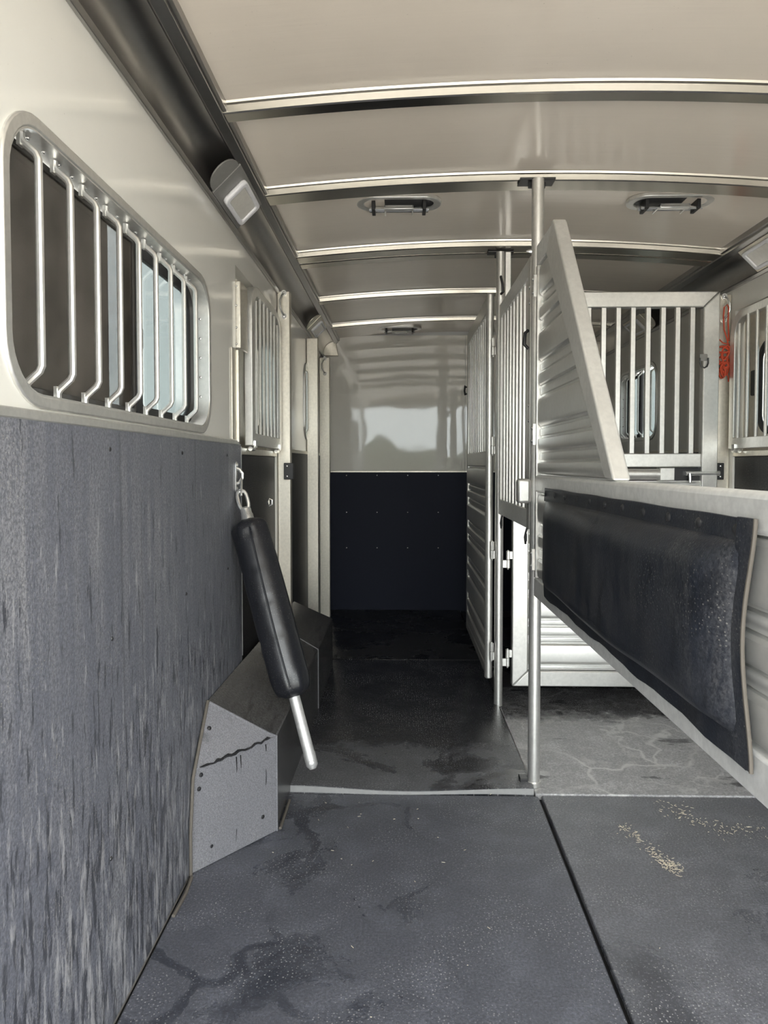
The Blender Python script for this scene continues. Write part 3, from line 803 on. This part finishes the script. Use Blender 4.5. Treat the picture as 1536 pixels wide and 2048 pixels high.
def framed_gate(o, L_, zb, zt, w, half, zr0, zr1, bars, mats, round_stile=False, wt=None, wb_=None):
    mf, ms = mats; wt = wt or w; wb_ = wb_ or w
    if round_stile:
        obj('stile', MB().tube([(.018, 0, zb - .018), (.018, 0, zb - .012), (.018, 0, zt + .006), (.018, 0, zt + .014)], .019, 16, radii=[.012, .019, .019, .011]), mf, o)
        ws = .036
        member('bottom_rail', [(ws, zb), (L_, zb), (L_ - w, zb + wb_), (ws, zb + wb_)], half, mf, o)
        member('top_rail', [(ws, zt - wt), (L_ - w, zt - wt), (L_, zt), (ws, zt)], half, mf, o)
    else:
        ws = w
        member('stile', [(0, zb), (w, zb + wb_), (w, zt - wt), (0, zt)], half, mf, o)
        member('bottom_rail', [(.0015, zb), (L_ - .0015, zb), (L_ - w, zb + wb_ - .0015), (w, zb + wb_ - .0015)], half, mf, o)
        member('top_rail', [(w, zt - wt + .0015), (L_ - w, zt - wt + .0015), (L_ - .0015, zt), (.0015, zt)], half, mf, o)
    member('stile', [(L_, zb), (L_, zt), (L_ - w, zt - wt), (L_ - w, zb + wb_)], half, mf, o)
    member('mid_rail', [(ws + .001, zr0), (L_ - w - .001, zr0), (L_ - w - .001, zr1), (ws + .001, zr1)], half * .95, mf, o)
    for u in bars: obj('bar', MB().box(u - .0115, u + .0115, -.010, .010, zr1 - .004, zt - wt + .004), ms, o, .002)
    return ws
# far gate on the right, swung across the trailer
GX, GY = .538, 3.362
gt = empty('barred_gate', (GX, GY, .004), label='wide barred aluminium gate closing off the right side, white louvred lower panel', cat='gate')
Lg = 1.500 - GX
ws = framed_gate(gt, Lg, .088, 1.966, .076, .021, 1.140, 1.207, [x - GX for x in (.685, .754, .823, .892, .962, 1.031, 1.100, 1.171, 1.241, 1.309, 1.378)], (ALU, ALU))
louvers(.166, 1.076, ws, Lg - .076, ALU_SL, gt, 1)
obj('slide_tube', MB().tube([(.12, -.012, 1.108), (.688, -.012, 1.108)], .027, 16), ALU, gt)
obj('tube_block', MB().box(.688, .756, -.036, .018, 1.078, 1.138), ALU, gt, .003)
obj('gap_dark', MB().box(.756, Lg - .077, -.002, .002, 1.076, 1.138), BLACKM, gt)  # thin black sheet standing for the dark open hole beside the tube block
bo = MB().tube([(.815, -.012, 1.112), (Lg + .012, -.012, 1.112)], .012, 12); bo.tube([(.83, -.026, 1.112), (.83, -.030, 1.085), (.83, -.030, 1.070)], .007, 8)
obj('slide_bolt', bo, CHROME, gt)
obj('ring_plate', MB().prism(rrect(.869, .905, 1.640, 1.672, .005, 2), -.024, -.021, G), ALU_DK, gt)
dr = MB()
dr.tube([(.868, -.028, 1.653), (.868, -.030, 1.628), (.874, -.031, 1.613), (.887, -.032, 1.606), (.900, -.031, 1.613), (.906, -.030, 1.628), (.906, -.028, 1.653)], .0035, 8)
tag(obj('tie_ring', dr, BLACKM, gt), 'dark D-shaped tie ring')
def hinge(parent, u, n, z, flip=1, side=False):
    h_ = MB().tube([(u, n, z), (u, n, z + .040)], .010, 10).tube([(u, n, z - .042), (u, n, z - .002)], .010, 10).tube([(u, n, z - .05), (u, n, z + .044)], .004, 8)
    h_.box(min(u, u + flip * .028), max(u, u + flip * .028), n - .006, n + .006, z + .002, z + .038)
    if side: h_.box(u - .006, u + .020, n - .0115, n, z - .040, z - .004)
    else: h_.box(min(u, u - flip * .028), max(u, u - flip * .028), n - .006, n + .006, z - .040, z - .004)
    return obj('hinge', h_, ALU, parent, .001)
for z in (.70, .225, 1.70): hinge(gt, -.020, -.010, z, 1)
obj('mitre_weld', MB().tube([(.004, -.0215, .094), (.072, -.0215, .162)], .002, 6), ALU_DK, gt)
obj('mitre_weld', MB().tube([(Lg - .004, -.0215, 1.960), (Lg - .072, -.0215, 1.894)], .002, 6), ALU_DK, gt)

# aisle gate folded back along the aisle
ga = empty('louvred_gate', (.428, 3.350, .012), R(90), label='narrow aluminium gate folded back along the left aisle, louvred below and barred above', cat='gate')
ws = framed_gate(ga, .985, .130, 1.945, .030, .016, 1.135, 1.210, [.085 + .088 * i for i in range(10)], (ALU, ALU), True, wt=.075, wb_=.045)
louvers(.178, 1.132, ws, .953, ALU_SL, ga, 0)
for z in (1.70, 1.235, .74, .255): hinge(ga, -.026, -.010, z, 1, True)
obj('snap_hook', MB().tube([(.99, .02, 1.62), (1.0, .026, 1.63), (1.004, .03, 1.60), (1.0, .026, 1.575), (.99, .02, 1.58)], .006, 8), BLACKP, ga)

# head divider between the two round posts
hd_ = empty('head_divider', (.477, 2.525, .9), R(90), label='short barred aluminium head divider hung between the two round posts', cat='gate')
LZ = .9
def hm(name, poly, half, m): return obj(name, MB().prism([(u, z - LZ) for u, z in poly], -half, half, G), m, hd_, .003)
hm('stile', [(.0, .925), (.05, .925), (.05, 1.90), (.0, 1.90)], .014, ALU)
hm('stile', [(.742, .925), (.772, .925), (.772, 1.90), (.742, 1.90)], .014, ALU)
hm('top_rail', [(.051, 1.835), (.741, 1.835), (.741, 1.90), (.051, 1.90)], .013, ALU_BR)
hm('bottom_rail', [(.051, .925), (.741, .925), (.741, .995), (.051, .995)], .013, ALU_BR)
for i in range(8):
    u = .105 + .083 * i; obj('bar', MB().box(u - .017, u + .017, -.008, .008, .990 - LZ, 1.840 - LZ), ALU, hd_, .002)
for u in (.10, .735):
    obj('snap_hook', MB().tube([(u, .0, .925 - LZ), (u, .006, .905 - LZ), (u + .010, .008, .885 - LZ), (u + .004, .006, .862 - LZ), (u - .008, .006, .875 - LZ), (u - .004, .006, .90 - LZ)], .004, 8), BLACKM, hd_)
obj('catch_loop', MB().tube([(.02, .016, 1.64 - LZ), (.016, .028, 1.63 - LZ), (.016, .032, 1.59 - LZ), (.02, .016, 1.575 - LZ)], .006, 8), BLACKP, hd_)
for z in (1.72, 1.30, 1.0): obj('hinge_strip', MB().box(-.012, .001, -.010, .010, z, z + .085), ALU_BR, hd_, .002)
hr = MB()
for z in (1.735, 1.79, 1.315, 1.37): hr.dome((.012, .014, z - LZ), (0, 1, 0), .006, .004)
obj('rivet_row', hr, CHROME, hd_)
for c in [o_ for o_ in COL.objects if o_.parent == hd_ and o_.name.startswith('hinge_strip')]:
    c.location.z = -LZ

# ---------------------------------------------------------------- big padded divider in front
ang = math.atan2(.93 - 2.44, .488 - .466)
NH = .0205                                   # half thickness
ux, uy = math.cos(ang), math.sin(ang)        # along the divider, towards the camera
nx_, ny_ = -uy, ux                           # local +Y  (to the right, +x)
dv = empty('padded_divider', (.466 + nx_ * NH, 2.44 + ny_ * NH, .68), ang, label='big padded aluminium horse divider with sloping louvred head, open along the right', cat='divider')
DZ = .68
def dm(name, poly, half, m, bv=.004, par=dv): return obj(name, MB().prism([(u, z - DZ) for u, z in poly], -half, half, G), m, par, bv, seg=3)
ULEN = 1.78
slope = lambda z: .842 + (.198 - .842) * (z - 1.126) / (1.850 - 1.126)       # inner (left) edge of the sloping tube
dm('stile', [(.002, .765), (.022, .765), (.022, 1.838), (.002, 1.838)], NH, ALU)
dm('top_rail', [(.002, 1.062), (ULEN, 1.062), (ULEN, 1.122), (.002, 1.122)], NH, ALU_BR, .010)
dm('bottom_rail', [(.002, .700), (ULEN, .700), (ULEN, .764), (.002, .764)], NH, ALU_BR, .005)
dm('stile', [(ULEN - .04, .7645), (ULEN, .7645), (ULEN, 1.0615), (ULEN - .04, 1.0615)], NH, ALU)
dm('head_rail', [(.002, 1.839), (.185, 1.839), (.225, 1.907), (.002, 1.907)], NH * .92, ALU_BR, .003)
dm('sloping_tube', [(slope(1.1225) - .05, 1.1225), (slope(1.1225) + .012, 1.1225), (.262, 1.900), (.246, 1.914), (.228, 1.914), (slope(1.835) - .055, 1.835)], NH * 1.02, ALU_CAST, .006)
cutf = lambda z: slope(z) - .052
# head louvers and lower louvers are lifted into divider space by a carrier-free shift
_old = G
def G(u, z, n): return (u, n, z - DZ)
def slat_shift(before):
    for o_ in [o_ for o_ in COL.objects if o_.parent == dv and o_.name.split('.')[0] == 'slat' and o_ not in before]: o_.location.z = -DZ
louvers(1.124, 1.836, .023, 2.0, ALU_SL, dv, 0, cutf)
louvers(.766, 1.060, .023, ULEN - .041, ALU_SL, dv, 0)
slat_shift(set())
for z in (1.735, 1.225, .79):
    h_ = MB().box(-.006, .003, -.028, -.004, z - DZ, z + .075 - DZ)
    hh = obj('hinge', h_, CHROME, dv, .001)
    r_ = MB()
    for zz in (z + .015, z + .06): r_.dome((-.004, -.028, zz - DZ), (0, -1, 0), .006, .005)
    obj('rivet_row', r_, CHROME, hh)
wav = lambda z: .004 - .030 * math.sin(max(0, min(1, (z - .738) / .348)) * PI) ** 1.6
# pad: bulging vinyl cushion, top and bottom flanges, near edge flange
nu, nv = 44, 20; P = []; F = []
for j in range(nv + 1):
    tv = j / nv
    for i in range(nu + 1):
        tu = i / nu
        zb_ = .764 + .006 * math.sin(tu * 9); zt_ = 1.050 + .006 * tu
        u = .196 + (1.462 + wav(.738 + .348 * tv) * .8 - .196) * tu; z = zb_ + (zt_ - zb_) * tv
        eu = min(1, min(tu / .16, (1 - tu) / .09)); ev = min(1, min(tv / .13, (1 - tv) / .22))
        hgt = .038 * (math.sin(eu * PI / 2) ** .7) * (math.sin(ev * PI / 2) ** .7) + .002 * math.sin(tu * 23 + tv * 5) * eu * ev
        P.append((u, -NH - .0040 - hgt, z - DZ))
nq = len(P)
P += [(p[0], -NH - .0030, p[2]) for p in P]
for j in range(nv):
    for i in range(nu):
        a = j * (nu + 1) + i; F += [(a, a + 1, a + nu + 2, a + nu + 1), (nq + a, nq + a + nu + 1, nq + a + nu + 2, nq + a + 1)]
bd = [i for i in range(nu + 1)] + [(j * (nu + 1) + nu) for j in range(1, nv + 1)] + [nv * (nu + 1) + i for i in range(nu - 1, -1, -1)] + [j * (nu + 1) for j in range(nv - 1, 0, -1)]
F += [(bd[k], nq + bd[k], nq + bd[(k + 1) % len(bd)], bd[(k + 1) % len(bd)]) for k in range(len(bd))]
pad = obj('pad', MB().add(P, F), VINYL, dv, smooth=60)
fg = MB(); n = 30
def strip(pts_out, pts_in, d0, d1):
    k = len(pts_out); Q = [(u, -NH - d0 - w_, z - DZ) for (u, z, w_) in pts_out] + [(u, -NH - d0 - w_, z - DZ) for (u, z, w_) in pts_in]
    Q2 = [(a, b - (d1 - d0), c) for a, b, c in Q]
    FF = [(i, i + 1, k + i + 1, k + i) for i in range(k - 1)] + [(2 * k + i, 3 * k + i, 3 * k + i + 1, 2 * k + i + 1) for i in range(k - 1)]
    FF += [(i, 2 * k + i, 2 * k + i + 1, i + 1) for i in range(k - 1)] + [(k + i, k + i + 1, 3 * k + i + 1, 3 * k + i) for i in range(k - 1)]
    FF += [(0, k, 3 * k, 2 * k), (k - 1, 3 * k - 1, 4 * k - 1, 2 * k - 1)]
    return MB().add(Q + Q2, FF)
us = [.195 + (1.470 - .195) * i / n for i in range(n + 1)]
obj('top_flange', strip([(u, 1.084 + .0008 * math.sin(u * 20), .002) for u in us], [(u, 1.042, .004) for u in us], .0005, .005), VINYL, pad, .001)
obj('bottom_flange', strip([(u, .735 + .003 * math.sin(u * 17) + .0015 * math.sin(u * 41), .002) for u in us], [(u, .775, .004) for u in us], .0005, .005), VINYL, pad, .001)
vsn = [.738 + (1.086 - .738) * i / n for i in range(n + 1)]
wav = lambda z: .004 - .030 * math.sin(max(0, min(1, (z - .738) / .348)) * PI) ** 1.6
obj('end_flange', strip([(1.482 + wav(z), z, .004) for z in vsn], [(1.440 + wav(z) * .8, z, .006) for z in vsn], .0005, .006), VINYL, pad, .001)
ew = MB().tube([(1.484 + wav(z), -NH - .0085, z - DZ) for z in vsn], .0030, 6)
tag(obj('edge_binding', ew, TAN, pad), 'tan worn edge at the near end')
for i in range(11): obj('rivet', MB().dome((.215 + .122 * i, -NH - .0078, 1.066 - DZ), (0, -1, 0), .0095, .004, 10), BLACKM, pad)

# ================================================================== BUTT BAR ON ITS HOOK
A = Vector((-.536, 2.455, .962)); B = Vector((-.350, 2.290, .388)); ax = (B - A).normalized()
side = ax.cross(Vector((0, 1, 0))).normalized(); fwd = ax.cross(side).normalized()
bb = empty('butt_bar', A, label='black padded butt bar hanging slanted from a chain link on the left wall', cat='butt bar')
def along(d, r=0, ang_=0): return ax * d + (side * math.cos(ang_) + fwd * math.sin(ang_)) * r
LB = (B - A).length
# sleeve with gathered ends and creases
P = []; F = []; ns, sg = 44, 28
for i in range(ns + 1):
    t = i / ns; d = LB * t
    if t < .045: r = .028 + .032 * (t / .045) ** .35
    elif t > .90: r = .026 + .034 * math.sqrt(max(0, 1 - ((t - .90) / .10) ** 2.2)) if t < 1 else .022
    else: r = .060 + .004 * math.sin(t * 3)
    for k in range(sg):
        a_ = 2 * PI * k / sg
        rr = r * (1 + .05 * math.cos(2 * a_ + .6)) + (.0030 * math.sin(a_ * 7 + t * 3) * (1 if t < .12 or t > .88 else .2)) - .0055 * max(0, 1 - abs((t * 5.2 + .08 * math.sin(a_ * 2)) % 1 - .5) / .035) * (1 if math.cos(a_ - 2.8) > -.2 else 0)
        P.append(along(d, rr, a_))
for i in range(ns):
    F += [(i * sg + k, i * sg + (k + 1) % sg, (i + 1) * sg + (k + 1) % sg, (i + 1) * sg + k) for k in range(sg)]
F += [tuple(range(sg)), tuple(ns * sg + k for k in range(sg))]
sl = obj('sleeve', MB().add(P, F), SLEEVE, bb, smooth=70)
cam_dir = (Vector((0, 0, 1.16)) - (A + B) / 2).normalized()
a_s = math.atan2(fwd.dot(cam_dir), side.dot(cam_dir))
pp = [along(LB * t, (.063 + .003 * math.sin(t * 3)) * (1 if .06 < t < .9 else .9 if t > .9 else .8), a_s + .12 * math.sin(t * 2.4)) for t in [i / 24 * .9 + .05 for i in range(25)]]
obj('piping', MB().tube(pp, .0032, 6), SLEEVE, sl)
tube = MB().tube([ax * (LB - .03), ax * (LB + .185)], .0185, 18)
obj('tube', tube, TUBE, bb)
tip = MB().tube([ax * (LB + .182), ax * (LB + .19), ax * (LB + .205), ax * (LB + .222), ax * (LB + .234)], .0185, 16, radii=[.0195, .0200, .0195, .0190, .010])
tip.dome(ax * (LB + .213) + cam_dir * .014, cam_dir, .012, .008, 10)
obj('tip_cap', tip, TUBE, bb)
# top ferrule, eye and chain link
fe = MB().tube([ax * -.048, ax * -.04, ax * -.022, ax * -.018, ax * .004], .02, 16, radii=[.012, .020, .020, .0225, .0225])
obj('ferrule', fe, CHROME, bb)
def oval_link(c, d1, d2, hl, hw, r):
    pts = []
    for k in range(20):
        t = 2 * PI * k / 20; s_ = math.sin(t); c_ = math.cos(t)
        pts.append(Vector(c) + d1 * (hl * (abs(c_) ** .7) * (1 if c_ > 0 else -1)) + d2 * (hw * (abs(s_) ** .7) * (1 if s_ > 0 else -1)))
    return MB().tube(pts, r, 8, closed=True)
vw = cam_dir.cross(ax).normalized()
obj('eye', oval_link(ax * -.075, ax, vw, .036, .017, .0065), CHROME, bb)
HOOK = Vector((XL + .026, 2.515, 1.118))
cl_dir = ((HOOK + Vector((.002, 0, -.012))) - (A + ax * -.100)); 
obj('chain_link', oval_link(ax * -.100 + cl_dir * .5, cl_dir.normalized(), cam_dir, cl_dir.length * .5 + .008, .008, .004), CHROME, bb)
# wall hook
hk = empty('wall_hook', (XL + .007, 2.515, 1.118), label='shiny steel hook plate on the left liner holding the butt bar', cat='hook')
T0 = lambda u, v, d: (d, u, v)
obj('plate', MB().prism(rrect(-.014, .014, -.062, .052, .012, 4), .0002, .005, T0), CHROME, hk, .001)
obj('loop', MB().tube([(.004, 0, .026), (.014, 0, .022), (.024, 0, .008), (.024, 0, -.008), (.014, 0, -.024), (.004, 0, -.03)], .006, 8), CHROME, hk)
for z in (.038, -.048): obj('bolt', MB().dome((.005, 0, z), (1, 0, 0), .008, .005, 10), CHROME, hk)
# small eye on the feed door liner
ey = tag(obj('eye_bolt', MB().disc((XL - .006, 3.20, .985), (1, 0, 0), .012, .004).tube([(XL - .002, 3.20, 1.0), (XL + .012, 3.20, .995), (XL + .012, 3.20, .975), (XL - .002, 3.20, .968)], .004, 8), CHROME), 'tiny steel eye bolt on the dark liner behind the butt bar', 'eye bolt')

# ================================================================== ORANGE ROPE ON THE RIGHT HANDLE
HX = XR - .068 * .55; HY = 3.42
rp = MB(); random.seed(11)
rp.tube([(HX - .012, HY - .022, 1.865), (HX - .014, HY - .034, 1.905), (HX - .004, HY - .0405, 1.915), (HX + .006, HY - .034, 1.900), (HX + .008, HY - .026, 1.84), (HX + .010, HY - .028, 1.79), (HX + .012, HY - .03, 1.745)], .0035, 6)
rp.tube([(HX - .012, HY - .022, 1.865), (HX - .010, HY - .026, 1.80), (HX + .004, HY - .028, 1.755), (HX + .010, HY - .03, 1.72)], .0035, 6)
for k in range(11):
    cx, cz = HX - .004 + random.uniform(-.018, .018), 1.650 + random.uniform(-.055, .055)
    a0 = random.uniform(0, PI); ra, rb = random.uniform(.022, .036), random.uniform(.008, .018)
    pts = []
    for i in range(12):
        t = 2 * PI * i / 12; x = ra * math.cos(t); z = rb * math.sin(t)
        pts.append((cx + x * math.cos(a0) - z * math.sin(a0), HY - .022 - .004 * (k % 5) + .004 * math.sin(2 * t), cz + x * math.sin(a0) + z * math.cos(a0)))
    rp.tube(pts, .0044, 6, closed=True)
rp.tube([(HX + .014, HY - .03, 1.73), (HX - .018, HY - .034, 1.735), (HX - .036, HY - .03, 1.755)], .003, 6)
rp.tube([(HX, HY - .03, 1.60), (HX + .012, HY - .03, 1.575), (HX + .014, HY - .028, 1.552)], .003, 6)
tag(obj('knotted_rope', rp, ROPE), 'bright orange knotted cord dangling from the right grab handle', 'rope')

# ================================================================== STRAW LITTER
def straw(label, spots, n, rx, ry, z=.0012):
    mb = MB()
    for k in range(n):
        cx, cy = random.choice(spots); x = cx + random.gauss(0, rx); y = cy + random.gauss(0, ry); a_ = random.uniform(0, PI); l_ = random.uniform(.0012, .0055); w_ = .0004 + random.random() * .0004
        c, s_ = math.cos(a_), math.sin(a_); zz = z + random.random() * .002
        Pq = [(x + c * p - s_ * q_, y + s_ * p + c * q_, zz + h_) for h_ in (0, .001) for p, q_ in ((-l_, -w_), (l_, -w_), (l_, w_), (-l_, w_))]
        mb.add(Pq, [(0, 3, 2, 1), (4, 5, 6, 7), (0, 1, 5, 4), (1, 2, 6, 5), (2, 3, 7, 6), (3, 0, 4, 7)])
    tag(obj('loose_straw', mb, STRAW, smooth=0), label, 'straw', kind='stuff')
straw('small heap of straw bits on the near right mat', [(.775, 2.02), (.785, 1.99), (.785, 1.99), (.770, 2.03), (.755, 2.07), (.735, 2.14), (.720, 2.21)], 210, .013, .020)
straw('thin trail of straw bits near the foot of the padded divider', [(.93, 2.30), (.97, 2.24), (1.04, 2.20), (1.12, 2.21), (.92, 2.36)], 130, .030, .025)
straw('sparse straw flecks scattered on the near left mat', [(-.2, 1.6), (0, 2.0), (.3, 1.7), (-.1, 2.2), (.2, 2.2)], 26, .16, .22)
rows()
